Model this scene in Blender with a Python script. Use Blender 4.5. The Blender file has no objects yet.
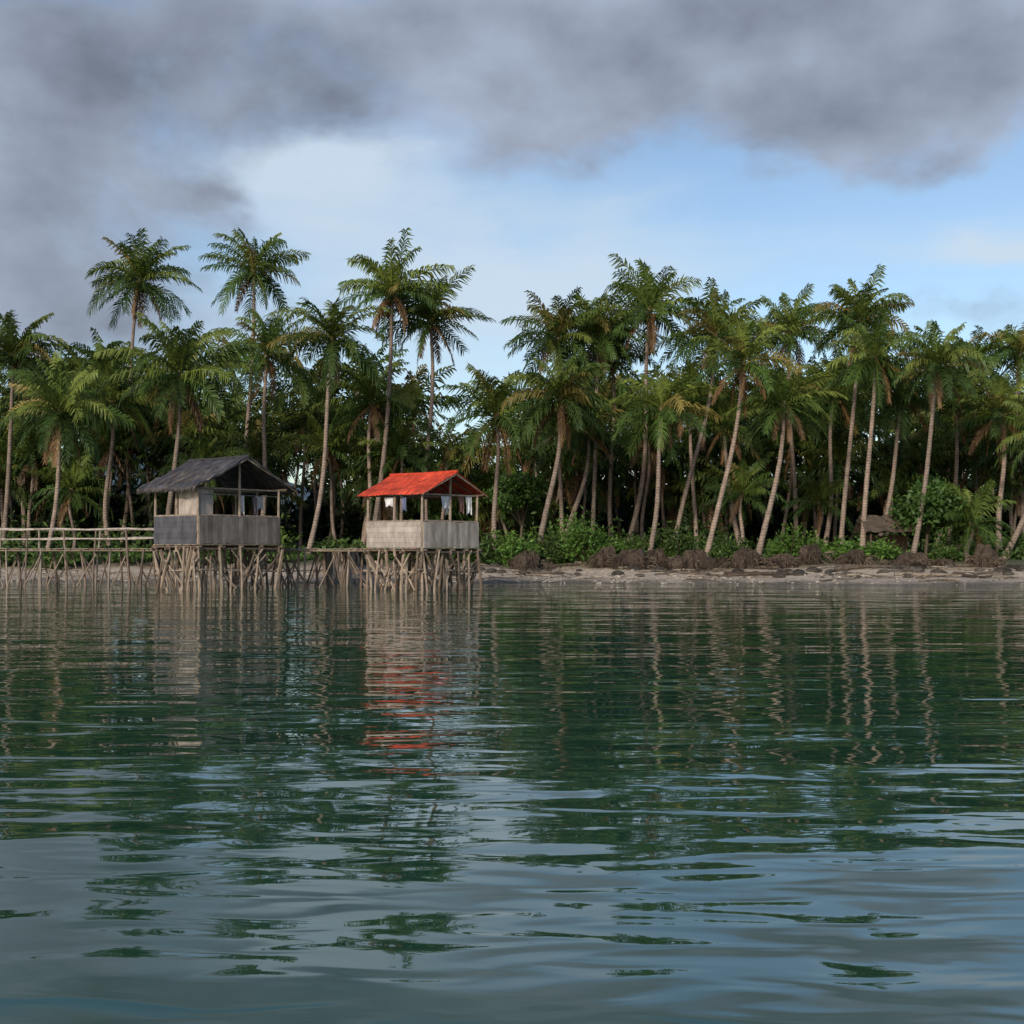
import bpy, math, random
import numpy as np
from mathutils import Vector, Matrix, Euler
random.seed(7)
F = 1236.0; CAMZ = 2.0; HY = 548.0
def X(px, Y): return (px-512.0)/F*Y
def Z(py, Y): return CAMZ+(HY-py)/F*Y
scene = bpy.context.scene

# ------------------------------------------------------------------ helpers
def link(ob, parent=None):
    scene.collection.objects.link(ob)
    if parent is not None: ob.parent = parent
    return ob
def empty(name, loc=(0,0,0)):
    e = bpy.data.objects.new(name, None); e.location = loc; e.empty_display_size = 0.3
    return link(e)
class MB:
    def __init__(s): s.v=[]; s.f=[]; s.c=[]; s.n=0
    def add(s, v, f, c):
        v=np.asarray(v,float).reshape(-1,3); 
        s.v.append(v); 
        s.f.extend([tuple(int(i)+s.n for i in q) for q in f])
        c=np.asarray(c,float)
        if c.ndim==1: c=np.tile(c[:3],(len(v),1))
        s.c.append(c); s.n+=len(v)
    def tube(s, pts, radii, col, k=6, cap=True):
        pts=[Vector(p) for p in pts]; vs=[]; fs=[]
        n=len(pts)
        for i,p in enumerate(pts):
            t=(pts[min(i+1,n-1)]-pts[max(i-1,0)]).normalized()
            a=Vector((0,1,0)) if abs(t.y)<0.9 else Vector((1,0,0))
            u=t.cross(a).normalized(); w=t.cross(u)
            for j in range(k):
                an=2*math.pi*j/k
                vs.append(p+(u*math.cos(an)+w*math.sin(an))*radii[i])
        for i in range(n-1):
            for j in range(k):
                fs.append((i*k+j,i*k+(j+1)%k,(i+1)*k+(j+1)%k,(i+1)*k+j))
        if cap:
            fs.append(tuple(range(k))[::-1]); fs.append(tuple((n-1)*k+j for j in range(k)))
        s.add([tuple(v) for v in vs],fs,col)
    def pole(s,a,b,r,col,k=6,wob=0.0):
        a=Vector(a);b=Vector(b); m=(a+b)/2+Vector((random.uniform(-wob,wob),random.uniform(-wob,wob),0))
        s.tube([a,m,b],[r*1.1,r,r*0.85],col,k)
    def box(s, c, size, col, M=None):
        cx,cy,cz=c; a,b,d=[q/2 for q in size]
        v=[Vector((x*a,y*b,z*d)) for x in(-1,1) for y in(-1,1) for z in(-1,1)]
        if M is not None: v=[M@q for q in v]
        v=[(q.x+cx,q.y+cy,q.z+cz) for q in v]
        s.add(v,[(0,1,3,2),(4,6,7,5),(0,4,5,1),(2,3,7,6),(0,2,6,4),(1,5,7,3)],col)
    def blob(s,c,r,col,seg=8,rings=6,jit=0.1):
        vs=[];fs=[]
        for i in range(rings+1):
            th=math.pi*i/rings
            for j in range(seg):
                ph=2*math.pi*j/seg; q=1+random.uniform(-jit,jit)
                vs.append((c[0]+r[0]*q*math.sin(th)*math.cos(ph),c[1]+r[1]*q*math.sin(th)*math.sin(ph),c[2]+r[2]*q*math.cos(th)))
        for i in range(rings):
            for j in range(seg):
                fs.append((i*seg+j,(i+1)*seg+j,(i+1)*seg+(j+1)%seg,i*seg+(j+1)%seg))
        s.add(vs,fs,col)
    def arrays(s):
        V=np.concatenate(s.v); C=np.concatenate(s.c)
        nl=sum(len(f) for f in s.f)
        idx=np.fromiter((i for f in s.f for i in f),dtype=np.int32,count=nl)
        ln=np.array([len(f) for f in s.f],dtype=np.int32)
        return V,C,idx,ln
    def mesh(s,name,mat,smooth=False):
        return mk_mesh(name,mat,smooth,*s.arrays())
def mk_mesh(name,mat,smooth,V,C,idx,ln):
    me=bpy.data.meshes.new(name)
    me.vertices.add(len(V)); me.vertices.foreach_set('co',V.astype(np.float32).ravel())
    me.loops.add(len(idx)); me.polygons.add(len(ln))
    me.loops.foreach_set('vertex_index',idx)
    me.polygons.foreach_set('loop_start',np.concatenate([[0],np.cumsum(ln)[:-1]]).astype(np.int32))
    me.polygons.foreach_set('use_smooth',np.full(len(ln),bool(smooth)))
    me.update(calc_edges=True)
    a=me.color_attributes.new('Col','FLOAT_COLOR','POINT')
    a.data.foreach_set('color',np.concatenate([C,np.ones((len(C),1))],1).astype(np.float32).ravel())
    me.materials.append(mat)
    me.update()
    return me

# ------------------------------------------------------------------ materials
def newmat(name):
    m=bpy.data.materials.new(name); m.use_nodes=True; nt=m.node_tree; nt.nodes.clear()
    return m,nt
def N(nt,t,**kw):
    n=nt.nodes.new(t)
    for k,v in kw.items(): setattr(n,k,v)
    return n
def leaf_material():
    m,nt=newmat('foliage'); L=nt.links
    at=N(nt,'ShaderNodeAttribute',attribute_name='Col')
    oi=N(nt,'ShaderNodeObjectInfo')
    mr=N(nt,'ShaderNodeMapRange'); mr.inputs['To Min'].default_value=0.82; mr.inputs['To Max'].default_value=1.3
    L.new(oi.outputs['Random'],mr.inputs['Value'])
    vm=N(nt,'ShaderNodeVectorMath',operation='SCALE'); L.new(at.outputs['Color'],vm.inputs[0]); L.new(mr.outputs[0],vm.inputs['Scale'])
    p=N(nt,'ShaderNodeBsdfDiffuse'); gl=N(nt,'ShaderNodeBsdfGlossy'); gl.inputs['Roughness'].default_value=.45; gl.inputs['Color'].default_value=(.7,.75,.7,1)
    tr=N(nt,'ShaderNodeBsdfTranslucent'); mx=N(nt,'ShaderNodeMixShader'); mx.inputs[0].default_value=0.22
    m2=N(nt,'ShaderNodeMixShader'); m2.inputs[0].default_value=.02
    L.new(vm.outputs[0],p.inputs['Color']); L.new(vm.outputs[0],tr.inputs['Color'])
    L.new(p.outputs[0],mx.inputs[1]); L.new(tr.outputs[0],mx.inputs[2]); L.new(mx.outputs[0],m2.inputs[1]); L.new(gl.outputs[0],m2.inputs[2])
    o=N(nt,'ShaderNodeOutputMaterial'); L.new(m2.outputs[0],o.inputs[0]); return m
def vcol_material(name,rough=0.85,nscale=6.0,stretch=(1,1,0.25),amp=0.45,bump=0.02,bands=None):
    m,nt=newmat(name); L=nt.links
    at=N(nt,'ShaderNodeAttribute',attribute_name='Col')
    tc=N(nt,'ShaderNodeTexCoord'); mp=N(nt,'ShaderNodeMapping'); mp.inputs['Scale'].default_value=stretch
    L.new(tc.outputs['Object'],mp.inputs[0])
    no=N(nt,'ShaderNodeTexNoise'); no.inputs['Scale'].default_value=nscale; no.inputs['Detail'].default_value=5; no.inputs['Roughness'].default_value=0.65
    L.new(mp.outputs[0],no.inputs['Vector'])
    mr=N(nt,'ShaderNodeMapRange'); mr.inputs['From Min'].default_value=0.3; mr.inputs['From Max'].default_value=0.7
    mr.inputs['To Min'].default_value=1-amp; mr.inputs['To Max'].default_value=1+amp
    L.new(no.outputs['Fac'],mr.inputs['Value'])
    hv=mr.outputs[0]
    if bands:
        wv=N(nt,'ShaderNodeTexWave',bands_direction='Z'); wv.inputs['Scale'].default_value=bands; wv.inputs['Distortion'].default_value=1.5
        L.new(tc.outputs['Object'],wv.inputs['Vector'])
        m2=N(nt,'ShaderNodeMapRange'); m2.inputs['To Min'].default_value=0.72; m2.inputs['To Max'].default_value=1.08
        L.new(wv.outputs['Fac'],m2.inputs['Value'])
        mu=N(nt,'ShaderNodeMath',operation='MULTIPLY'); L.new(hv,mu.inputs[0]); L.new(m2.outputs[0],mu.inputs[1]); hv=mu.outputs[0]
    vm=N(nt,'ShaderNodeVectorMath',operation='SCALE'); L.new(at.outputs['Color'],vm.inputs[0]); L.new(hv,vm.inputs['Scale'])
    p=N(nt,'ShaderNodeBsdfPrincipled'); p.inputs['Roughness'].default_value=rough; p.inputs['Specular IOR Level'].default_value=0.25
    L.new(vm.outputs[0],p.inputs['Base Color'])
    b=N(nt,'ShaderNodeBump'); b.inputs['Distance'].default_value=bump; b.inputs['Strength'].default_value=0.8
    L.new(hv,b.inputs['Height']); L.new(b.outputs[0],p.inputs['Normal'])
    o=N(nt,'ShaderNodeOutputMaterial'); L.new(p.outputs[0],o.inputs[0]); return m
MLEAF=leaf_material()
MTRUNK=vcol_material('palm_bark',nscale=3,stretch=(1,1,0.8),amp=0.4,bands=1.6)
MWOOD=vcol_material('weathered_wood',nscale=5,stretch=(1,1,0.5),amp=0.45)
MWALL=vcol_material('plank_wall',nscale=3.0,stretch=(1,1,0.4),amp=0.4,bump=.004)
MROOF=vcol_material('roofing',nscale=3,stretch=(1,1,1),amp=0.4,rough=0.7)
MROCK=vcol_material('rock_and_roots',nscale=5,stretch=(1,1,1),amp=0.6,bump=0.06)
MHILL=vcol_material('hazy_hill_forest',nscale=0.05,stretch=(1,1,1),amp=0.3,bump=1.0)

def ground_material():
    m,nt=newmat('beach_and_soil'); L=nt.links
    tc=N(nt,'ShaderNodeTexCoord'); sp=N(nt,'ShaderNodeSeparateXYZ'); L.new(tc.outputs['Object'],sp.inputs[0])
    n1=N(nt,'ShaderNodeTexNoise'); n1.inputs['Scale'].default_value=0.5; n1.inputs['Detail'].default_value=8; L.new(tc.outputs['Object'],n1.inputs['Vector'])
    n2=N(nt,'ShaderNodeTexNoise'); n2.inputs['Scale'].default_value=4; n2.inputs['Detail'].default_value=8; n2.inputs['Roughness'].default_value=0.75; L.new(tc.outputs['Object'],n2.inputs['Vector'])
    ad=N(nt,'ShaderNodeMath',operation='MULTIPLY_ADD'); ad.inputs[1].default_value=0.5; L.new(n1.outputs['Fac'],ad.inputs[0]); L.new(sp.outputs['Z'],ad.inputs[2])
    cr=N(nt,'ShaderNodeValToRGB'); e=cr.color_ramp.elements
    e[0].position=0.0; e[0].color=(0.05,0.055,0.045,1); e[1].position=1.0; e[1].color=(0.045,0.06,0.022,1)
    for pos,c in((0.14,(0.13,0.112,0.09,1)),(0.19,(0.34,0.285,0.235,1)),(0.40,(0.44,0.36,0.285,1)),(0.52,(0.20,0.16,0.11,1)),(0.62,(0.06,0.07,0.03,1))):
        q=cr.color_ramp.elements.new(pos); q.color=c
    dv=N(nt,'ShaderNodeMath',operation='DIVIDE'); dv.inputs[1].default_value=2.2; L.new(ad.outputs[0],dv.inputs[0]); L.new(dv.outputs[0],cr.inputs[0])
    mr=N(nt,'ShaderNodeMapRange'); mr.inputs['From Min'].default_value=0.35; mr.inputs['From Max'].default_value=0.65; mr.inputs['To Min'].default_value=0.6; mr.inputs['To Max'].default_value=1.4
    L.new(n2.outputs['Fac'],mr.inputs['Value'])
    vm=N(nt,'ShaderNodeVectorMath',operation='SCALE'); L.new(cr.outputs[0],vm.inputs[0]); L.new(mr.outputs[0],vm.inputs['Scale'])
    p=N(nt,'ShaderNodeBsdfPrincipled'); p.inputs['Roughness'].default_value=0.85; L.new(vm.outputs[0],p.inputs['Base Color'])
    b=N(nt,'ShaderNodeBump'); b.inputs['Distance'].default_value=0.06; L.new(n2.outputs['Fac'],b.inputs['Height']); L.new(b.outputs[0],p.inputs['Normal'])
    o=N(nt,'ShaderNodeOutputMaterial'); L.new(p.outputs[0],o.inputs[0]); return m
def water_material():
    m,nt=newmat('sea_water'); L=nt.links
    tc=N(nt,'ShaderNodeTexCoord')
    def layer(scale,sx,sy,det,amp,rot=0.0,dist=0.0):
        mp=N(nt,'ShaderNodeMapping'); mp.inputs['Scale'].default_value=(sx,sy,1); mp.inputs['Rotation'].default_value=(0,0,rot)
        L.new(tc.outputs['Object'],mp.inputs[0])
        no=N(nt,'ShaderNodeTexNoise'); no.inputs['Scale'].default_value=scale; no.inputs['Detail'].default_value=det
        no.inputs['Roughness'].default_value=0.45; no.inputs['Distortion'].default_value=dist
        L.new(mp.outputs[0],no.inputs['Vector'])
        mu=N(nt,'ShaderNodeMath',operation='MULTIPLY'); mu.inputs[1].default_value=amp; L.new(no.outputs['Fac'],mu.inputs[0]); return mu.outputs[0]
    a=layer(0.33,0.45,1.0,1,0.085,0.1)
    b_=layer(0.95,0.42,1.15,1.3,0.040,-0.1,0.35)
    c=layer(2.4,0.42,1.15,1.4,0.0115,0.13,0.6)
    s1=N(nt,'ShaderNodeMath',operation='ADD'); L.new(a,s1.inputs[0]); L.new(b_,s1.inputs[1])
    s2=N(nt,'ShaderNodeMath',operation='ADD'); L.new(s1.outputs[0],s2.inputs[0]); L.new(c,s2.inputs[1])
    bp=N(nt,'ShaderNodeBump'); bp.inputs['Strength'].default_value=1.0; bp.inputs['Distance'].default_value=1.0
    L.new(s2.outputs[0],bp.inputs['Height'])
    p=N(nt,'ShaderNodeBsdfPrincipled'); p.inputs['Base Color'].default_value=(0.016,0.060,0.036,1)
    p.inputs['Roughness'].default_value=0.015; p.inputs['IOR'].default_value=1.58
    L.new(bp.outputs[0],p.inputs['Normal'])
    o=N(nt,'ShaderNodeOutputMaterial'); L.new(p.outputs[0],o.inputs[0]); return m

# ------------------------------------------------------------------ ground & water
def shoreY(x):
    return 69.8 - 0.11*x + 0.8*np.sin(x*0.21+1)+0.45*np.sin(x*0.53)+0.2*np.sin(x*1.7)
def gz(x,y):
    d=y-shoreY(x); dp=np.maximum(d,0)
    z=np.where(d<0, np.maximum(d*0.13,-4.0), 0)
    z=np.where((d>=0), 1.5*(1-np.exp(-(dp/9.0)**1.3))+0.03*np.minimum(dp,1),z)
    z=z+np.where(d>1,0.07*np.sin(x*0.9+y*0.7)*np.minimum(1,(d-1)/4),0)
    z=z+np.clip((y-100)/100,0,1)**1.3*6
    return z
def grid(xs,ys,zf):
    xx,yy=np.meshgrid(xs,ys); zz=zf(xx,yy); nx,ny=len(xs),len(ys)
    v=np.stack([xx,yy,zz],-1).reshape(-1,3)
    i=np.arange(nx*ny).reshape(ny,nx)
    f=np.stack([i[:-1,:-1],i[:-1,1:],i[1:,1:],i[1:,:-1]],-1).reshape(-1,4)
    return v,f
xs=np.concatenate([[-4000,-1500,-600,-300,-200,-120],np.arange(-80,80.1,0.5),[120,200,300,600,1500,4000]])
ys=np.concatenate([[-4000,-1000,-200,-50,0,30,50],np.arange(56,100,0.4),np.arange(100,200,8),[200,300,600,1500,4000]])
v,f=grid(xs,ys,gz)
g=MB(); g.add(v,f.tolist(),(1,1,1)); ob=bpy.data.objects.new('ground',g.mesh('ground',ground_material(),True)); link(ob)
w=MB(); w.add([(-4000,-4000,0),(4000,-4000,0),(4000,4000,0),(-4000,4000,0)],[(0,1,2,3)],(1,1,1))
link(bpy.data.objects.new('sea_water',w.mesh('sea_water',water_material())))
GZ=lambda x,y: float(gz(np.array(float(x)),np.array(float(y))))

# ------------------------------------------------------------------ palms
def crown_mesh(seed,nf=27,L=3.7,dead=3,drop=1.0,nut=True,upright=0.0,npair=26,hw=.054,lite=False):
    r=np.random.default_rng(seed); mb=MB()
    for i in range(nf):
        t=i/(nf-1); az=i*2.39996+r.uniform(-.35,.35)
        e0=math.radians(84-118*t**0.92+r.uniform(-12,12)+upright)
        bend=math.radians(r.uniform(30,85)*(1-0.15*t))
        ln=L*(0.68+0.32*min(1,t*4))*r.uniform(0.82,1.1)
        isdead = i>=nf-dead
        if isdead: e0=math.radians(r.uniform(-65,-35)); bend=math.radians(35); ln*=0.75
        K=13; s=np.linspace(0,1,K); e=np.maximum(e0-bend*s**1.4,math.radians(-86))
        azs=az+r.uniform(-.35,.35)*s**2
        T=np.stack([np.cos(e)*np.cos(azs),np.cos(e)*np.sin(azs),np.sin(e)],-1)
        P=np.concatenate([[[0,0,0]],np.cumsum((T[:-1]+T[1:])/2*ln/(K-1),0)])
        P+=np.array([math.cos(az)*.1,math.sin(az)*.1,-0.35*t])
        u=r.uniform(0,1)
        if isdead: base=np.array([.16,.095,.05])*r.uniform(.6,1.3)
        else:
            g0=np.array([.055,.098,.022]); g1=np.array([.15,.185,.040]); g2=np.array([.036,.066,.02])
            base=g0*(1-u)+g1*u if t<0.6 else g2*(1-u)+g0*u  # lower fronds take darker greens, their shade painted into the leaf colour
            if r.uniform()<0.08: base=np.array([.20,.165,.05])
        if not lite: mb.tube([tuple(p) for p in P[::2]],list(np.linspace(.05,.012,len(P[::2]))),tuple(base*1.3+np.array([.04,.03,0])),k=3,cap=False)
        n=npair; ss=np.linspace(0.06,0.995,n)
        roll=r.uniform(-.8,.8)
        for sd in(-1,1):
            sj=np.clip(ss+r.uniform(-.01,.01,n),0,1)
            Pj=np.stack([np.interp(sj,s,P[:,k]) for k in range(3)],-1)
            Tj=np.stack([np.interp(sj,s,T[:,k]) for k in range(3)],-1); Tj/=np.linalg.norm(Tj,axis=1,keepdims=True)
            aj=np.interp(sj,s,azs)
            S=np.stack([-np.sin(aj),np.cos(aj),0*aj],-1); U=np.cross(Tj,S); U*= np.sign(U[:,2:3]+1e-9)
            S2=S*math.cos(roll)+U*math.sin(roll); U2=U*math.cos(roll)-S*math.sin(roll)
            D=sd*S2*0.75+Tj*(0.45+0.5*sj[:,None])+U2*0.15+r.normal(0,.1,(n,3))
            D/=np.linalg.norm(D,axis=1,keepdims=True)
            dr=r.uniform(.4,1.3,n)*drop*(1.6 if isdead else 1)
            D2=D.copy(); D2[:,2]-=dr; D2/=np.linalg.norm(D2,axis=1,keepdims=True)
            D3=D.copy(); D3[:,2]-=dr*2.2; D3/=np.linalg.norm(D3,axis=1,keepdims=True)
            l=ln*0.305*(0.45+0.55*np.sin(np.pi*np.clip(sj,0,1)**0.8))*r.uniform(.75,1.1,n)*(0.8 if isdead else 1)
            Wd=Tj*hw
            p1=Pj+D*l[:,None]*.45
            p3=p1+(D2*.5+D3*.5)*l[:,None]*.6
            V=np.stack([Pj-Wd*.8,Pj+Wd*.8,p1+Wd,p1-Wd,p3+Wd*.22,p3-Wd*.22],1).reshape(-1,3)
            b=np.arange(n)[:,None]*6; fs=np.concatenate([b+[0,1,2,3],b+[3,2,4,5]]); q=6
            cc=np.repeat(base[None]*r.uniform(.75,1.25,(n,1)),q,0)
            mb.add(V,fs.tolist(),cc)
    random.seed(seed)
    mb.blob((0,0,-.25),(.22,.22,.5),(.12,.095,.05),7,5)
    if nut:
        for k in range(int(r.integers(6,13))):
            a=r.uniform(0,6.28); q=r.uniform(.22,.42)
            mb.blob((q*math.cos(a),q*math.sin(a),-.45-r.uniform(0,.35)),(.13,.13,.16),(.13,.12,.03) if r.uniform()<.6 else (.14,.075,.03),6,5,0.03)
    return mb
CROWNS=[crown_mesh(100+i,nf=30+(i%4)*2,dead=(2,5,1,3)[i%4],drop=0.6+0.12*(i%5)).mesh('palm_crown',MLEAF) for i in range(12)]
YOUNG=[crown_mesh(300+i,nf=22,L=3.4,dead=1,drop=.9,nut=False,upright=12).mesh('palm_crown',MLEAF) for i in range(3)]
GROVE=[crown_mesh(500+i,nf=23+i%3,dead=(3,4,2)[i%3],drop=.95,nut=False,npair=14,hw=.092,lite=True).arrays() for i in range(8)]

def trunk_mb(base,top,rb,rt,bow,seed,n=22,kk=9):
    r=np.random.default_rng(seed); mb=MB()
    b=np.array(base,float); t=np.array(top,float); s=np.linspace(0,1,n)
    P=b+(t-b)*s[:,None]
    hx=(t-b)[0]
    P[:,0]+= hx*bow*np.sin(np.pi*s)*.5 + r.normal(0,.14)*np.sin(2*np.pi*s)
    P[:,1]+= r.normal(0,.3)*np.sin(np.pi*s)
    P-=b
    rad=rt+(rb-rt)*(1-s)**1.1+ 0.55*rb*np.exp(-s*28)
    rad*=1+0.035*np.cos(np.arange(n)*math.pi)
    u=r.uniform(0,1); col=np.array([.29,.22,.18])*(1-u)+np.array([.18,.14,.115])*u
    pts=[tuple(P[0]-np.array([0,0,.4]))]+[tuple(p) for p in P]
    mb.tube(pts,[rad[0]*1.1]+list(rad),tuple(col),k=kk)
    return mb
cnt=[0]
def palm(bpx,cpx,cpy,Y,rpx=45,bow=0.35,young=False,name='coconut_palm',rb=.2):
    cnt[0]+=1; k=cnt[0]; random.seed(1000+k)
    bx=X(bpx,Y); bz=GZ(bx,Y); tx=X(cpx,Y); tz=Z(cpy,Y)
    bow*=random.uniform(.5,1.7)
    tm=trunk_mb((bx,Y,bz),(tx,Y,tz),rb*random.uniform(.85,1.1),rb*.58,bow,k).mesh('palm_trunk',MTRUNK,True)
    root=bpy.data.objects.new(name,tm); root.location=(bx,Y,bz); link(root); off=(tx-bx,0,tz-bz)
    cm=random.choice(YOUNG if young else CROWNS)
    c=bpy.data.objects.new('crown',cm); c.location=off
    sc=(rpx/F*Y)/3.0; c.scale=(sc,sc,sc*random.uniform(1.0,1.2))
    c.rotation_euler=(random.uniform(-.16,.16),random.uniform(-.16,.16)+(tx-bx)*0.03,random.uniform(0,6.28)); link(c,root)

front=[(44,60,408,82,52),(2,14,352,88,50),(120,140,278,100,44),(164,180,372,84,60),(240,254,268,98,43),
(307,333,335,84,52),(370,392,290,90,50),(428,430,318,93,48),(495,497,412,84,52),
(537,560,395,80,50),(563,558,335,90,46),(592,598,330,92,44),(625,650,308,92,46),(648,662,405,80,46),
(672,716,332,88,50),(705,743,360,79.5,46),(796,790,330,94,42),(757,784,402,80,44),(840,860,318,86,46),
(862,876,355,82,44),(912,938,362,79,42),(1000,1000,412,86,48),(875,902,392,88,42),(823,834,392,90,42),
(697,690,402,90,42),(112,112,400,90,46),(258,268,352,92,46),(612,612,356,94,42),(1004,1046,430,80,42),
(360,372,400,92,46),(980,975,365,96,40),(1022,1020,352,94,40),(945,958,398,90,40),(742,724,425,90,38),(560,588,430,88,40)]
for b in front: palm(*b)
for (bpx,cpx,cpy,Y,r) in [(968,970,520,79,42),(740,742,492,86,38),(72,72,488,90,40),(400,402,450,92,44),(205,205,468,90,42),(820,820,500,90,36)]:
    palm(bpx,cpx,cpy,Y,r,young=True,name='young_coconut_palm',rb=.16)

# background grove merged into one mesh for leaves and one for trunks
def in_gap(px): return 284<px<312
grove=empty('background_palm_grove',(0,0,0))
sky_px=[0,60,130,200,250,330,400,430,480,520,560,650,740,800,880,950,1024]
sky_py=[355,352,355,350,362,362,368,435,440,420,370,362,362,365,358,372,362]
random.seed(5)
pl=[]
for row,(Y,drop,step) in enumerate([(98,78,29),(110,45,28),(126,15,27)]):
    px=-70+row*9
    while px<1100:
        cy=float(np.interp(px,sky_px,sky_py))+drop+random.uniform(-22,40)
        if in_gap(px): cy=min(cy,410)
        pl.append((px+random.uniform(-16,16),px+random.uniform(-12,12)+5,cy+12,Y+random.uniform(-4,4),random.uniform(35,47)))
        px+=step*random.uniform(.65,1.35)
for px in range(-70,1100,34):
    if 275<px<320: continue
    pl.append((px,px+random.uniform(-12,12),random.uniform(430,495),random.uniform(93,102),random.uniform(36,48)))
aV=[];aC=[];aI=[];aL=[];off=0; tb=MB()
for i,(bpx,cpx,cpy,Y,rpx) in enumerate(pl):
    bx=X(bpx,Y); bz=GZ(bx,Y); tx=X(cpx,Y); tz=max(Z(cpy,Y),bz+2)
    tmb=trunk_mb((bx,Y,bz),(tx,Y,tz),.17,.1,.35,5000+i,n=12,kk=6); V,C,I,Ln=tmb.arrays()
    tb.v.append(V+np.array([bx,Y,bz])); tb.c.append(C*.8); tb.f.extend([tuple(q) for q in (np.array([f_ for f_ in tmb.f if len(f_)==4])+tb.n).tolist()]); tb.n+=len(V)
    V,C,I,Ln=GROVE[i%len(GROVE)]
    sc=(rpx/F*Y)/3.0; R=np.array(Euler((random.uniform(-.15,.15),random.uniform(-.15,.15),random.uniform(0,6.28))).to_matrix())
    aV.append((V*sc)@R.T+np.array([tx,Y,tz])); aC.append(C*random.uniform(.5,.95)*np.array([random.uniform(.9,1.1),1,random.uniform(.85,1.1)])); aI.append(I+off); aL.append(Ln); off+=len(V)
link(bpy.data.objects.new('grove_crowns',mk_mesh('grove_crowns',MLEAF,False,np.concatenate(aV),np.concatenate(aC),np.concatenate(aI).astype(np.int32),np.concatenate(aL))),grove)
link(bpy.data.objects.new('grove_trunks',tb.mesh('grove_trunks',MTRUNK,True)),grove)

# ------------------------------------------------------------------ leaf masses
def leafmass(mb,centers,radii,n,size,cols,seed,flat=0.0,sub=14,spread=.3):
    r=np.random.default_rng(seed)
    for c,rad in zip(centers,radii):
        d=r.normal(0,1,(sub,3)); d/=np.linalg.norm(d,axis=1,keepdims=True); d[:,2]=np.abs(d[:,2])*1.0-.15
        d*=r.uniform(.55,1,(sub,1))
        cen=np.array(c)+d*np.array(rad)
        tint=r.uniform(0,1,sub)
        which=r.integers(0,sub,n)
        p=cen[which]+r.normal(0,1,(n,3))*np.array(rad)*spread
        nn=r.normal(0,1,(n,3))+np.array([0,-.3,.7]); nn/=np.linalg.norm(nn,axis=1,keepdims=True)
        a=np.cross(nn,r.normal(0,1,(n,3))); a/=np.linalg.norm(a,axis=1,keepdims=True); b=np.cross(nn,a)
        s=size*r.uniform(.5,1.3,(n,1))
        V=np.stack([p-a*s,p-b*s*.42,p+a*s,p+b*s*.42],1).reshape(-1,3)
        ba=np.arange(n)[:,None]*4
        t=tint[which][:,None]; col=np.array(cols[0])*(1-t)+np.array(cols[1])*t
        col=col*r.uniform(.7,1.3,(n,1))
        mb.add(V,(ba+[0,1,2,3]).tolist(),np.repeat(col,4,0))
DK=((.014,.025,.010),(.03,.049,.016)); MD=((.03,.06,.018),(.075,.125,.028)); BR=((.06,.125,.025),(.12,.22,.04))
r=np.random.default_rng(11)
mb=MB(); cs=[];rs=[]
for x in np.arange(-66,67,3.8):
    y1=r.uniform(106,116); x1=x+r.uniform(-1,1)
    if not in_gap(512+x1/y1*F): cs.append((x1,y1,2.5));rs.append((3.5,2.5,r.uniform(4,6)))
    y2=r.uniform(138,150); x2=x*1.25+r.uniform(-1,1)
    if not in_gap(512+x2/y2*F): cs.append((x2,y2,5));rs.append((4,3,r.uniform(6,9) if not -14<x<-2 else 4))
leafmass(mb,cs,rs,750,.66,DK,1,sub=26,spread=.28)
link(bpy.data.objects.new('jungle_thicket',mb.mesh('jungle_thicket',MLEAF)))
mb=MB(); cs=[];rs=[]
for x in np.arange(-44,46,2.0):
    for Y0,h in((81.5,.45),(86,1.1),(92,2.1)):
        if in_gap(512+x/Y0*F): h*=.4
        cs.append((x+r.uniform(-1,1),Y0+r.uniform(-1.5,1.5),1.3));rs.append((r.uniform(1.2,2),1.3,h*r.uniform(.5,1.4)))
leafmass(mb,cs,rs,320,.25,MD,2,sub=12)
link(bpy.data.objects.new('undergrowth',mb.mesh('undergrowth',MLEAF)))
def shrub(name,px,py,Y,rpx,hpx,cols,n,size,seed):
    rad=rpx/F*Y; h=hpx/F*Y; x=X(px,Y); z=GZ(x,Y)
    mb=MB(); r=np.random.default_rng(seed)
    cs=[];rs=[]
    for k in range(5):
        cs.append((r.uniform(-.5,.5)*rad,r.uniform(-.5,.5)*rad,h*.25*r.uniform(.6,1.4))); rs.append((rad*.6,rad*.55,h*.7*r.uniform(.6,1.1)))
    leafmass(mb,cs,rs,n//5,size,cols,seed,sub=14,spread=.24)
    for k in range(6):
        a=r.uniform(0,6.28); mb.tube([(0,0,-.2),(math.cos(a)*rad*.3,math.sin(a)*rad*.3,h*.4),(math.cos(a)*rad*.6,math.sin(a)*rad*.6,h*.8)],[.06,.04,.015],(.08,.06,.04),k=5)
    o=bpy.data.objects.new(name,mb.mesh(name,MLEAF)); o.location=(x,Y,z); link(o)
sd=40
for (px,Y,rp,hp,c,n) in [(512,78,28,34,BR,1900),(582,78,30,50,BR,2500),(555,78.5,20,30,MD,1100),(608,79,20,32,BR,1300),(680,79.5,22,30,MD,1300),(665,81,16,38,MD,1000),
    (790,78.5,28,36,BR,1500),(815,79,18,24,BR,900),(732,79.5,22,24,MD,900),(880,79,24,22,BR,1000),(845,79,18,22,BR,800),(640,80,14,28,MD,800),(535,79,16,30,MD,900),(950,79.5,22,22,MD,900),(1020,81,18,28,MD,800),(480,79,26,28,MD,1000),(440,79,24,22,MD,900),(350,80,22,24,MD,800),(60,80,30,22,MD,900),(190,80,30,20,MD,900),(240,80,36,22,MD,1200)]:
    sd+=1; shrub('shrub',px,0,Y,rp,hp,c,n,.15,sd)
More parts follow.
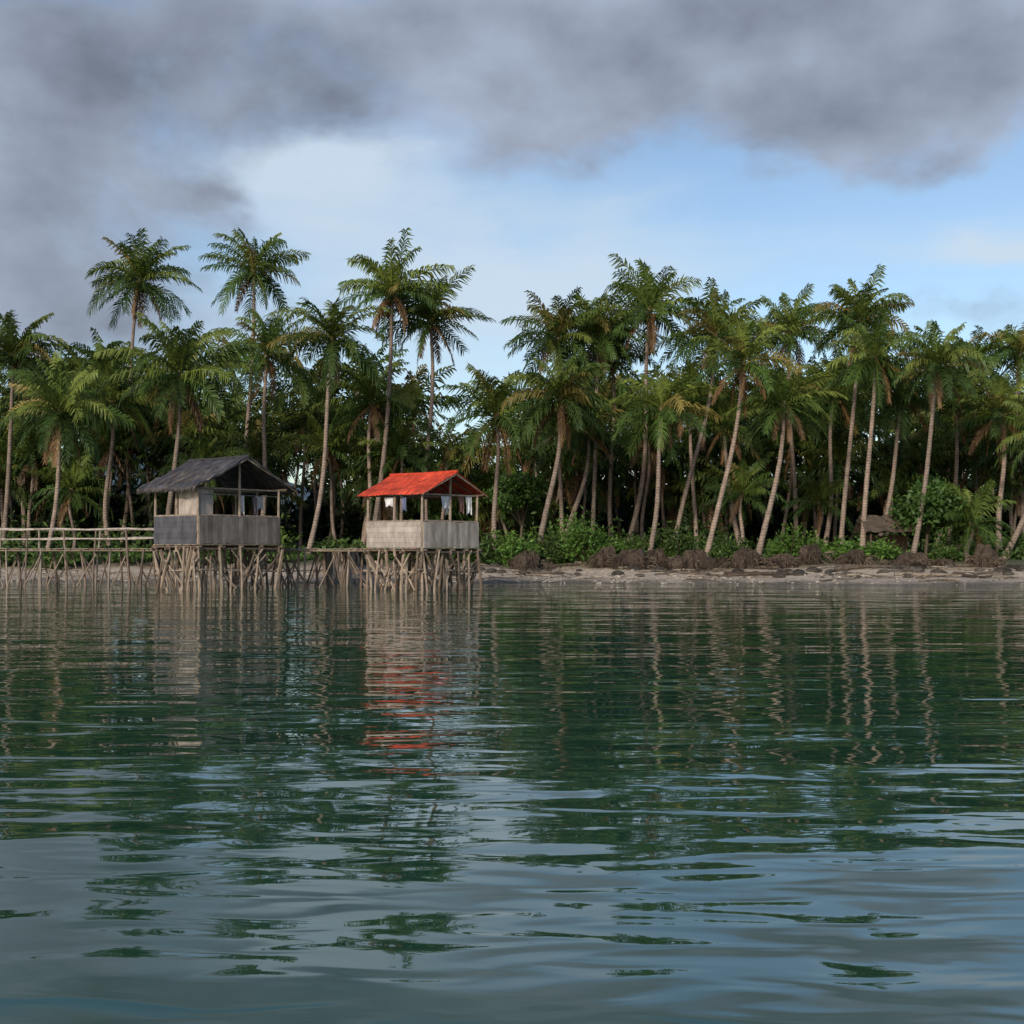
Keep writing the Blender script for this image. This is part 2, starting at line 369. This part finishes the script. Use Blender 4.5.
def broadleaf(px,Y,cpy,rpx,seed):
    x=X(px,Y); z=GZ(x,Y); rad=rpx/F*Y; H=Z(cpy,Y)-z; mb=MB(); r=np.random.default_rng(seed)
    mb.tube([(0,0,-.3),(.1,0,H*.3),(.2,0,H*.6)],[.16,.12,.09],(.09,.07,.05),k=7)
    cs=[];rs=[]
    for k in range(13):
        a=r.uniform(0,6.28); q=rad*r.uniform(.15,.8); c=(q*math.cos(a),q*math.sin(a),H+r.uniform(-.75,.4)*rad*.8)
        mb.tube([(.15,0,H*.45),(c[0]*.5,c[1]*.5,H*.7),c],[.07,.05,.02],(.09,.07,.05),k=5)
        cs.append(c);rs.append((rad*.42,rad*.42,rad*.3))
    leafmass(mb,cs,rs,480,.2,((.035,.08,.02),(.08,.15,.032)),seed,sub=10,spread=.3)
    o=bpy.data.objects.new('broadleaf_tree',mb.mesh('broadleaf_tree',MLEAF)); o.location=(x,Y,z); link(o)
broadleaf(925,80.8,503,48,77); broadleaf(520,92,492,30,78)

# ------------------------------------------------------------------ beach things
random.seed(21)
def mound(px,Y,w,h,seed):
    random.seed(seed); x=X(px,Y); z=GZ(x,Y); mb=MB()
    W=w/F*Y/2; H=h/F*Y/2
    for c in range(4):
        cx=random.uniform(-.55,.55)*W; cy=random.uniform(-.2,.2)*W; rw=W*random.uniform(.4,.65); rh=H*random.uniform(.55,1.1)
        seg=16;rings=10;vs=[];fs=[]
        p1,p2,p3=[random.uniform(0,6) for _ in range(3)]
        for i in range(rings+1):
            th=math.pi*i/rings
            for j in range(seg):
                ph=2*math.pi*j/seg
                q=1+.2*math.sin(2*ph+p1)+.14*math.sin(5*ph+3*th+p2)+random.uniform(-.1,.1)
                vs.append((cx+rw*q*math.sin(th)*math.cos(ph),cy+.8*rw*q*math.sin(th)*math.sin(ph),rh*.5+rh*q*min(math.cos(th),.72)*1.2))
        for i in range(rings):
            for j in range(seg): fs.append((i*seg+j,(i+1)*seg+j,(i+1)*seg+(j+1)%seg,i*seg+(j+1)%seg))
        g_=random.uniform(.7,1.3)
        mb.add(vs,fs,(.055*g_,.040*g_,.030*g_))
    for k in range(140):
        a=random.uniform(0,6.28); p=Vector((W*1.0*math.cos(a),.6*W*math.sin(a),H*random.uniform(.2,1.1)))
        q=p+Vector((math.cos(a)*random.uniform(.05,.5),math.sin(a)*.25,-random.uniform(.15,.6)))
        mb.tube([p*.85,(p+q)/2+Vector((0,0,.06)),q],[.03,.022,.01],random.choice([(.10,.07,.05),(.18,.14,.10),(.05,.04,.03)]),k=3)
    o=bpy.data.objects.new('palm_root_mound',mb.mesh('palm_root_mound',MROCK)); o.location=(x,Y,z-.06); link(o)
for i,(px,Y,w,h) in enumerate([(531,76.5,38,26),(632,75.5,44,26),(688,74.8,50,26),(604,76.5,24,28),(748,74.5,54,24),(782,75.2,26,24),(815,76,28,26),(856,75.5,34,20),(905,74.5,44,20),(986,74.5,30,26),(940,75,20,16),(660,76.5,28,22)]):
    mound(px,Y,w,h,60+i)
mb=MB(); random.seed(90)
for k in range(1700):
    x=random.uniform(-42,36); d=abs(random.gauss(1.8,2.4)); y=float(shoreY(np.array(x)))+d
    s=random.uniform(.025,.085)*(1.8 if random.random()<.06 else 1); g_=random.uniform(.08,.42)
    if x<14 or random.random()<.3: mb.blob((x,y,GZ(x,y)+s*.2),(s*1.4,s,s*.7),(g_,g_*.9,g_*.78),6,4,.25)
for k in range(170):
    x=random.uniform(-6,33); y=float(shoreY(np.array(x)))+random.uniform(2.5,9.5); s=random.uniform(.08,.3); g_=random.uniform(.035,.11)
    mb.blob((x,y,GZ(x,y)+s*.2),(s*1.6,s*1.1,s*.75),(g_,g_*.86,g_*.72),9,6,.22)
for k in range(16):   # drift logs
    x=random.uniform(-4,31); y=float(shoreY(np.array(x)))+random.uniform(3,8); a=random.uniform(-.25,.25); l=random.uniform(1.5,4.0); r0=random.uniform(.08,.16)
    P=[]
    for q in range(6):
        xx=x+l*q/5*math.cos(a); yy=y+l*q/5*math.sin(a); P.append((xx,yy,GZ(xx,yy)+r0*.7+random.uniform(0,.05)))
    mb.tube(P,[r0*(1-.1*q) for q in range(6)],random.choice([(.11,.085,.065),(.22,.18,.14),(.06,.045,.035)]),k=7)
for k in range(230):
    x=random.uniform(-40,36); y=float(shoreY(np.array(x)))+random.uniform(1,8); a=random.uniform(-.5,.5); l=random.uniform(.4,2.2); z=GZ(x,y)+.05; z2=GZ(x+l*math.cos(a),y+l*math.sin(a))+.04
    mb.tube([(x,y,z),(x+l*.5*math.cos(a),y+l*.5*math.sin(a),(z+z2)/2+.07),(x+l*math.cos(a),y+l*math.sin(a),z2)],[.045,.04,.02],random.choice([(.2,.16,.12),(.1,.08,.06),(.35,.3,.25)]),k=5)
link(bpy.data.objects.new('beach_debris',mb.mesh('beach_debris',MROCK)))

# ------------------------------------------------------------------ stilt huts
def planks_h(mb,p0,p1,z0,z1,nb,col,th=.03,jit=.12,vert=False,gap=.006):
    p0=Vector(p0);p1=Vector(p1); d=(p1-p0); L=d.length; t=d.normalized(); ang=math.atan2(t.y,t.x); R=Matrix.Rotation(ang,3,'Z')
    n=nb
    if vert:
        w=L/n
        for i in range(n):
            c=p0+t*(w*(i+.5)); q=random.uniform(1-jit,1+jit); dz=random.uniform(-.03,.03)
            mb.box((c.x,c.y,(z0+z1)/2+dz),(w-gap,th+random.uniform(0,.012),z1-z0),tuple(k*q for k in col),R)
    else:
        h=(z1-z0)/n
        for i in range(n):
            c=(p0+p1)/2; q=random.uniform(1-jit,1+jit)
            mb.box((c.x,c.y,z0+h*(i+.5)),(L+random.uniform(-.05,.05),th+random.uniform(0,.012),h-gap),tuple(k*q for k in col),R)
def hut(px,Y,L,W,zf,zp,ze,zr,oL,oW,roofcol,corr,seed,wallcols,alpha=40):
    random.seed(seed); S_=Y/57.0
    L*=S_;W*=S_;oL*=S_;oW*=S_; zf,zp,ze,zr=[2+(q-2)*S_ for q in(zf,zp,ze,zr)]
    root=empty('stilt_hut',(X(px,Y),Y,0)); root.rotation_euler=(0,0,-math.radians(alpha))
    def child(nm,mb,mat,sm=False):
        return link(bpy.data.objects.new(nm,mb.mesh(nm,mat,sm)),root)
    l,w=L/2,W/2
    wood=(.14,.105,.08); pale=(.27,.215,.17)
    mb=MB()
    nx,ny=4,5
    for i in range(nx):
        for j in range(ny):
            x=-l+L*i/(nx-1); y=-w+W*j/(ny-1)
            c=random.choice([wood,pale,(.10,.08,.065),(.24,.18,.14)])
            mb.pole((x+random.uniform(-.5,.5),y+random.uniform(-.5,.5),-1.6),(x,y,zf),random.uniform(.055,.1),c,wob=.12)
    for k in range(40):
        e=random.choice([0,0,1,1,2,3]); a=random.uniform(-.9,.9); b=a+random.choice([-1,1])*random.uniform(.3,1.1); b=max(-1.05,min(1.05,b))
        z0=random.uniform(-.8,.6); z1=zf-random.uniform(.05,.6)
        if e==0: p,q=(a*l,-w-.1,z0),(b*l,-w-.08,z1)
        elif e==1: p,q=(l+.1,a*w,z0),(l+.08,b*w,z1)
        elif e==2: p,q=(a*l,w,z0),(b*l,w,z1)
        else: p,q=(a*l,random.uniform(-.8,.8)*w,z0),(b*l,random.uniform(-.8,.8)*w,z1)
        mb.pole(p,q,random.uniform(.035,.065),random.choice([wood,wood,pale,(.11,.085,.07),(.3,.24,.19)]),wob=.1)
    for k in range(14):
        x=random.uniform(-1.1,1.25)*l; y=-w-random.uniform(0,.6) if k%2 else random.uniform(-1,1)*w
        if k%2==0: x=l+random.uniform(.1,.7)
        mb.pole((x,y,-1.3),(x+random.uniform(-.6,.6),y+random.uniform(-.1,.3),zf-random.uniform(0,.9)),.052,random.choice([wood,pale]),wob=.08)
    for y in(-w,w): mb.pole((-l-.3,y-.02,.9),(l+.3,y-.02,random.uniform(.8,1.1)),.045,pale)
    mb.pole((l+.05,-w-.3,1.0),(l+.05,w+.3,.85),.045,pale)
    child('stilts',mb,MWOOD)
    mb=MB()
    nbd=int(L/.16)
    for i in range(nbd):
        x=-l-.1+(L+.2)*(i+.5)/nbd; mb.box((x,0,zf+.03),((L+.2)/nbd-.012,W+.25+random.uniform(-.1,.1),.04),tuple(k*random.uniform(.7,1.2) for k in pale))
    for y in np.linspace(-w,w,5): mb.pole((-l-.25,y,zf-.06),(l+.3,y,zf-.06),.06,wood)
    for x in (-l,-l/3,l/3,l): mb.pole((x,-w-.25,zf-.17),(x,w+.3,zf-.17),.055,wood)
    child('floor',mb,MWOOD)
    mb=MB()
    P=[(-l,-w),(0,-w),(l,-w),(l,0),(l,w),(-l,w),(-l,0),(0,w)]
    for (x,y) in P: mb.pole((x,y,zf-.3),(x,y,ze+(.0 if y else (zr-ze)*.85)),.065,pale,wob=.02)
    for y in(-w,w): mb.pole((-l-oL*.9,y,ze+.02),(l+oL*.9,y,ze+.02),.05,wood)
    for x in(-l,0,l): mb.pole((x,-w-oW*.8,ze-.03),(x,w+oW*.8,ze-.03),.045,pale)
    for x in np.linspace(-l-oL*.9,l+oL*.9,7):
        for s in(-1,1):
            mb.pole((x,0,zr-.1),(x,s*(w+oW),ze-.06),.04,pale if x>l else wood)
    mb.pole((-l-oL,0,zr-.1),(l+oL,0,zr-.1),.05,wood)
    for (x,y,x2,y2) in((-l,-w,l,-w),(l,-w,l,w),(-l,w,l,w),(-l,-w,-l,w)):
        mb.pole((x,y,zp+.03),(x2,y2,zp+.03),.05,pale)
    child('frame',mb,MWOOD)
    mb=MB(); wa,wb=wallcols
    planks_h(mb,(-l,-w-.09,0),(l,-w-.09,0),zf+.06,zp,5,wa,jit=.1,gap=.006)
    planks_h(mb,(l+.09,-w,0),(l+.09,w,0),zf+.06,zp,19,wb,vert=True,jit=.2,gap=.012)
    planks_h(mb,(-l,w+.09,0),(l,w+.09,0),zf+.06,zp,16,wb,vert=True)
    planks_h(mb,(-l-.09,-w,0),(-l-.09,w,0),zf+.06,zp,16,wa,vert=True)
    child('parapet_walls',mb,MWALL)
    mb=MB(); ns=int((L+2*oL)/(.11 if corr else .2)); y0=w+oW
    xsr=np.linspace(-l-oL,l+oL,ns+1); R=8
    for s in(-1,1):
        vs=[];cc=[]
        for k,x in enumerate(xsr):
            for q in range(R+1):
                t=q/R; z=zr-(zr-(ze-.03))*t
                if corr: z+=.022*(k%2)+.02*math.sin(x*2.1+q)
                else: z+=random.uniform(-.04,.04)+.06*(q%2)-.05*math.sin(t*3.14)-.05*math.cos(x*.9)
                yy=s*y0*t+ (random.uniform(-.1,.1) if (not corr and q==R) else (.06*math.sin(x*1.3) if q==R else 0))
                xx=x+(random.uniform(-.06,.06) if not corr and k in(0,ns) else 0)
                vs.append((xx,yy,z))
                u=random.uniform(.75,1.25); base=np.array(roofcol)
                if not corr and random.random()<.25: base=np.array((.10,.092,.09))
                if corr: 
                    if q in(3,6): u*=.8
                    sheet=int(k/8); u*=(.82,1.05,.92,1.15,.88)[sheet%5]
                    if random.random()<.08: base=np.array((.30,.06,.035))
                cc.append(base*u)
        fs=[]
        for k in range(ns):
            for q in range(R): 
                a=k*(R+1)+q; fs.append((a,a+1,a+R+2,a+R+1))
        n0=len(vs)
        th=.03 if corr else .1
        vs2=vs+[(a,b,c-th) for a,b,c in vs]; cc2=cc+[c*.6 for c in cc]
        fs2=list(fs)+[tuple(i+n0 for i in f_[::-1]) for f_ in fs]
        for k in range(ns):
            a=k*(R+1)+R; fs2.append((a,a+n0,a+R+1+n0,a+R+1))
        for e in(0,ns):
            for q in range(R):
                a=e*(R+1)+q; fs2.append((a,a+1,a+1+n0,a+n0))
        mb.add(vs2,fs2,np.array(cc2))
    mb.tube([(-l-oL-.03,0,zr+.03),(0,0,zr+.0),(l+oL+.03,0,zr+.03)],[.07,.07,.07],tuple(np.array(roofcol)*.85),k=6)
    if not corr:
        for k in range(260):
            s=random.choice([-1,1]); x=random.uniform(-l-oL,l+oL); 
            mb.tube([(x,s*(y0-.05),ze-.02),(x+random.uniform(-.05,.05),s*(y0+.07),ze-.12-random.uniform(0,.16))],[.025,.006],(.07,.06,.055),k=3)
    child('roof',mb,MROOF)
    return root,child,l,w,zf,zp,ze,zr
def cloth(mb,x,y,z,wd,h,col,ax='y'):
    n=7;vs=[];fs=[]
    for i in range(n+1):
        for j in range(5):
            t=j/4; o=.05*math.sin(i*1.7+t*2)*t
            hh=z-h*t*(1+.15*math.sin(i*1.1))
            vs.append((x+o,y+wd*(i/n-.5)*(1-.2*t),hh) if ax=='y' else (x+wd*(i/n-.5)*(1-.2*t),y+o,hh))
    for i in range(n):
        for j in range(4): a=i*5+j; fs.append((a,a+1,a+6,a+5))
    mb.add(vs,fs,col)
HYD=60
root,child,l,w,zf,zp,ze,zr=hut(218,HYD,3.2,4.5,2.12,3.42,4.68,6.1,.62,.62,(.048,.045,.052),False,5,((.075,.075,.088),(.17,.147,.135)))
mb=MB()
planks_h(mb,(.0,-w+.12,0),(l-.05,-w+.12,0),zp-.05,ze-.05,6,(.36,.31,.28),vert=True,jit=.08)
planks_h(mb,(l-.1,-w+.16,0),(l-.1,-w+.9,0),zp-.05,ze-.05,3,(.32,.27,.24),vert=True,jit=.08)
child('inner_wall',mb,MWALL)
mb=MB()
cloth(mb,l,.1,4.5,.35,.8,(.5,.5,.5)); cloth(mb,l,.9,4.45,.3,.9,(.07,.06,.07)); cloth(mb,l-.4,1.5,4.5,.5,.6,(.4,.4,.42)); mb.pole((l,-w,4.52),(l,w,4.5),.012,(.2,.2,.2))
child('hanging_cloths',mb,MROOF)
root,child,l,w,zf,zp,ze,zr=hut(423,HYD,3.45,3.65,1.96,3.17,4.42,5.42,.4,.34,(.56,.062,.026),True,9,((.35,.305,.275),(.34,.295,.26)))
mb=MB(); cloth(mb,l,.75,4.48,.4,.75,(.14,.07,.06)); cloth(mb,l,1.3,4.5,.45,.8,(.66,.66,.66)); cloth(mb,l,-.3,4.45,.7,.55,(.5,.51,.53)); cloth(mb,l-.5,.3,4.45,.4,.8,(.6,.58,.55)); cloth(mb,-.4,-w,4.4,.6,.4,(.55,.55,.57),'x'); cloth(mb,.6,-w,4.4,.35,.6,(.1,.12,.2),'x'); mb.pole((l,-w,4.52),(l,w,4.5),.012,(.2,.2,.2))
child('hanging_cloths',mb,MROOF)

# ------------------------------------------------------------------ pier
def pier(name,p0,p1,zd,width,rail,seed,step=.8):
    random.seed(seed); mb=MB(); p0=Vector(p0);p1=Vector(p1);d=p1-p0;L=d.length;t=d.normalized();nrm=Vector((-t.y,t.x,0)); R=Matrix.Rotation(math.atan2(t.y,t.x),3,'Z')
    n=int(L/.17)
    for i in range(n):
        c=p0+t*(L*(i+.5)/n); mb.box((c.x,c.y,zd+random.uniform(-.01,.015)),(L/n-.02,width+random.uniform(-.15,.15),.035),tuple(k*random.uniform(.7,1.25) for k in(.28,.23,.19)),R)
    for s in(-1,1):
        a=p0+nrm*s*width*.42; b=p1+nrm*s*width*.42
        m=int(L/3)+1
        for k in range(m):
            q=a+(b-a)*(k/m); e=a+(b-a)*((k+1)/m); mb.pole((q.x,q.y,zd-.09),(e.x,e.y,zd-.09),.06,(.2,.16,.12),wob=.03)
    m=int(L/step)
    for k in range(m+1):
        for s in(-1,1):
            c=p0+t*(L*k/m+random.uniform(-.25,.25))+nrm*s*width*.45
            g0=GZ(c.x,c.y)
            if random.random()<.85:
                top=zd+(1.05 if (rail and k%2==0) else random.uniform(-.05,.1))
                col=random.choice([(.24,.2,.17),(.16,.12,.1),(.34,.28,.23),(.20,.15,.12)])
                mb.pole((c.x+random.uniform(-.35,.35),c.y,min(g0,0)-.3 if g0<0 else g0-.2),(c.x,c.y,top),random.uniform(.045,.08),col,wob=.08)
            for rep in range(2):
                if random.random()<.55 :
                    o=random.choice([-1,1])*random.uniform(.4,1.4)
                    mb.pole((c.x+t.x*o,c.y+t.y*o,max(g0,-.5)),(c.x,c.y+nrm.y*.05*s,zd-random.uniform(.05,.4)),.042,random.choice([(.25,.2,.16),(.13,.1,.08)]),wob=.06)
    if rail:
        m=int(L/2)+1
        for s in(-1,1):
            for zz,rr in((1.02,.055),(.55,.042)):
                prev=None
                for k in range(m+1):
                    c=p0+t*(L*k/m)+nrm*s*width*.45; q=(c.x,c.y,zd+zz+random.uniform(-.06,.06))
                    if prev: mb.pole(prev,q,rr,(.40,.345,.30),wob=.02)
                    prev=q
    link(bpy.data.objects.new(name,mb.mesh(name,MWOOD)))
pier('wooden_pier',(-46,67.5,0),(X(166,65.5),65.5,0),1.96,1.3,True,3,.9)
pier('wooden_walkway',(X(262,64),64,0),(X(372,63),63,0),1.95,1.1,False,4,.75)
pier('wooden_walkway',(X(335,64.1),64.1,0),(X(350,82),82,0),1.93,1.1,False,6,1.1)

def shelter(px,Y):
    x=X(px,Y); z=GZ(x,Y); root=empty('thatched_shelter',(x,Y,z)); mb=MB(); random.seed(3)
    for a in(-1.5,1.5):
        for b in(-1,1): mb.pole((a,b,-.2),(a,b,1.7),.06,(.15,.11,.08))
    planks_h(mb,(-1.5,1.05,0),(1.5,1.05,0),0,1.6,10,(.10,.07,.05),vert=True)
    link(bpy.data.objects.new('frame',mb.mesh('frame',MWOOD)),root)
    mb=MB()
    for s in(-1,1):
        vs=[];n=14
        for k in range(n+1):
            for q in range(6): t=q/5; vs.append((-2+4*k/n,s*1.5*t,2.9-1.1*t+random.uniform(-.06,.06)))
        mb.add(vs,[(k*6+q,k*6+q+1,k*6+q+7,k*6+q+6) for k in range(n) for q in range(5)],(.085,.065,.05))
    link(bpy.data.objects.new('roof',mb.mesh('roof',MROOF)),root)
shelter(889,82.5)

def hill(name,cx,cy,w,d,h,seed):
    r=np.random.default_rng(seed); xs=np.linspace(-w,w,90); ys=np.linspace(-d,d,30)
    ph=r.uniform(0,6,6)
    def zf(x,y):
        q=np.exp(-(x/w*1.9)**2-(y/d*1.7)**2); return h*q*(1+.18*np.sin(x/w*9+ph[0])+.1*np.sin(x/w*21+ph[1]+y*.01)+.05*np.sin(x/w*60+ph[2]))-4
    v,f=grid(xs,ys,zf); mb=MB(); mb.add(v,f.tolist(),(.085,.125,.155)); o=bpy.data.objects.new(name,mb.mesh(name,MHILL,True)); o.location=(cx,cy,0); link(o)  # bluish distance haze is painted into the hill colour
hill('hill',-250,1000,420,250,82,1); hill('hill',420,1300,600,300,70,2)

# ------------------------------------------------------------------ world
wd=bpy.data.worlds.new('World'); scene.world=wd; wd.use_nodes=True; nt=wd.node_tree; nt.nodes.clear(); L=nt.links
try:
    wd.cycles.sampling_method='MANUAL'; wd.cycles.sample_map_resolution=256
except Exception: pass
sunv=Vector((-.40,-.85,.42)).normalized(); el=math.asin(sunv.z); rot=math.atan2(sunv.x,sunv.y)
sk=N(nt,'ShaderNodeTexSky',sky_type='NISHITA'); sk.sun_disc=False; sk.sun_elevation=el; sk.sun_rotation=rot; sk.air_density=1.0; sk.dust_density=1.0; sk.ozone_density=1.5
tc=N(nt,'ShaderNodeTexCoord'); D=tc.outputs['Generated']
def M(op,a,b=None,c=None):
    n=N(nt,'ShaderNodeMath',operation=op)
    for i,q in enumerate((a,b,c)):
        if q is None: continue
        if isinstance(q,(int,float)): n.inputs[i].default_value=q
        else: L.new(q,n.inputs[i])
    return n.outputs[0]
def VM(op,a,b):
    n=N(nt,'ShaderNodeVectorMath',operation=op)
    for i,q in enumerate((a,b)):
        if isinstance(q,tuple): n.inputs[i].default_value=q
        else: L.new(q,n.inputs[i])
    return n
def noise(scale,vec,det=7,rough=.55,dist=0.0):
    n=N(nt,'ShaderNodeTexNoise'); n.inputs['Scale'].default_value=scale; n.inputs['Detail'].default_value=det; n.inputs['Roughness'].default_value=rough; n.inputs['Distortion'].default_value=dist
    L.new(vec,n.inputs['Vector']); return n.outputs['Fac']
st=VM('MULTIPLY',D,(1,1,1.5)).outputs[0]
warpn=N(nt,'ShaderNodeTexNoise'); warpn.inputs['Scale'].default_value=8; warpn.inputs['Detail'].default_value=4; L.new(st,warpn.inputs['Vector'])
wv=VM('SUBTRACT',warpn.outputs['Color'],(.5,.5,.5)).outputs[0]; wv=VM('MULTIPLY',wv,(.14,.0,.11)).outputs[0]
DW=VM('ADD',D,wv).outputs[0]
def blob(px,py,sx,sy,amp):
    v=Vector(((px-512)/F,1,(HY-py)/F)).normalized()
    q=VM('SUBTRACT',DW,tuple(v)).outputs[0]; q=VM('MULTIPLY',q,(F/sx,1.2,F/sy)).outputs[0]
    d=VM('DOT_PRODUCT',q,q).outputs['Value']
    return M('MULTIPLY',M('POWER',2.71828,M('MULTIPLY',d,-1.0)),float(amp))
def summ(lst):
    o=lst[0]
    for q in lst[1:]: o=M('ADD',o,q)
    return o
dens=summ([blob(680,0,430,90,1.15),blob(540,105,130,50,.7),blob(850,120,130,45,.6),blob(1010,70,120,60,.8),blob(40,235,210,125,1.3),blob(245,215,60,40,.85),blob(980,325,90,25,.5),
    blob(100,90,220,55,.5),blob(210,30,170,60,.4),blob(330,195,60,45,-.5),blob(640,230,420,52,-.7)])
n1=noise(5,st,6,.6,.3)
sz=N(nt,'ShaderNodeSeparateXYZ'); L.new(D,sz.inputs[0])
high=N(nt,'ShaderNodeMapRange'); high.inputs['From Min'].default_value=.395; high.inputs['From Max'].default_value=.44; high.inputs['To Max'].default_value=-1.2; L.new(sz.outputs['Z'],high.inputs['Value'])
tot=M('ADD',M('ADD',dens,M('MULTIPLY',M('SUBTRACT',n1,.5),2.2)),high.outputs[0])
mask=N(nt,'ShaderNodeMapRange',interpolation_type='SMOOTHSTEP'); mask.inputs['From Min'].default_value=.15; mask.inputs['From Max'].default_value=1.0; mask.inputs['To Max'].default_value=.93; L.new(tot,mask.inputs['Value'])
n2=noise(6,st,5,.5)
ccr=N(nt,'ShaderNodeValToRGB'); ccr.color_ramp.elements[0].position=.42; ccr.color_ramp.elements[0].color=(.43,.49,.61,1); ccr.color_ramp.elements[1].position=.76; ccr.color_ramp.elements[1].color=(.175,.195,.25,1)
L.new(M('ADD',M('MULTIPLY',n2,.95),M('MULTIPLY',tot,.12)),ccr.inputs[0])
sb=VM('MULTIPLY',sk.outputs[0],(.145,.148,.150)).outputs[0]
st2=VM('MULTIPLY',D,(1,1,6)).outputs[0]; n3=noise(3.2,st2,6,.6,.4)
wis=summ([blob(470,290,220,90,.62),blob(320,170,110,60,.5),blob(1010,255,70,20,.6),blob(800,240,300,60,.14)])
wm=N(nt,'ShaderNodeMapRange',interpolation_type='SMOOTHSTEP'); wm.inputs['From Min'].default_value=.38; wm.inputs['From Max'].default_value=1.0; wm.inputs['To Max'].default_value=.85
L.new(M('ADD',wis,M('MULTIPLY',n3,.68)),wm.inputs['Value'])
mx1=N(nt,'ShaderNodeMix',data_type='RGBA'); L.new(wm.outputs[0],mx1.inputs[0]); L.new(sb,mx1.inputs[6]); mx1.inputs[7].default_value=(.62,.73,.84,1)
mx2=N(nt,'ShaderNodeMix',data_type='RGBA'); L.new(mask.outputs[0],mx2.inputs[0]); L.new(mx1.outputs[2],mx2.inputs[6]); L.new(ccr.outputs[0],mx2.inputs[7])
sc10=VM('MULTIPLY',mx2.outputs[2],(10,10,10)).outputs[0]
bg=N(nt,'ShaderNodeBackground'); bg.inputs['Strength'].default_value=.1; L.new(sc10,bg.inputs['Color'])
wo=N(nt,'ShaderNodeOutputWorld'); L.new(bg.outputs[0],wo.inputs[0])

sl=bpy.data.lights.new('sun','SUN'); sl.energy=3.0; sl.angle=math.radians(6); sl.color=(1,.88,.71)
so=bpy.data.objects.new('sun',sl); so.rotation_euler=sunv.to_track_quat('Z','Y').to_euler(); link(so)

cam=bpy.data.cameras.new('camera'); cam.sensor_width=36; cam.lens=36*F/1024; cam.shift_y=(HY-512)/1024; cam.clip_end=9000; cam.clip_start=.1
co=bpy.data.objects.new('camera',cam); co.location=(0,0,CAMZ); co.rotation_euler=(math.radians(90),0,0); link(co); scene.camera=co
scene.view_settings.view_transform='Standard'; scene.view_settings.look='None'; scene.view_settings.exposure=0
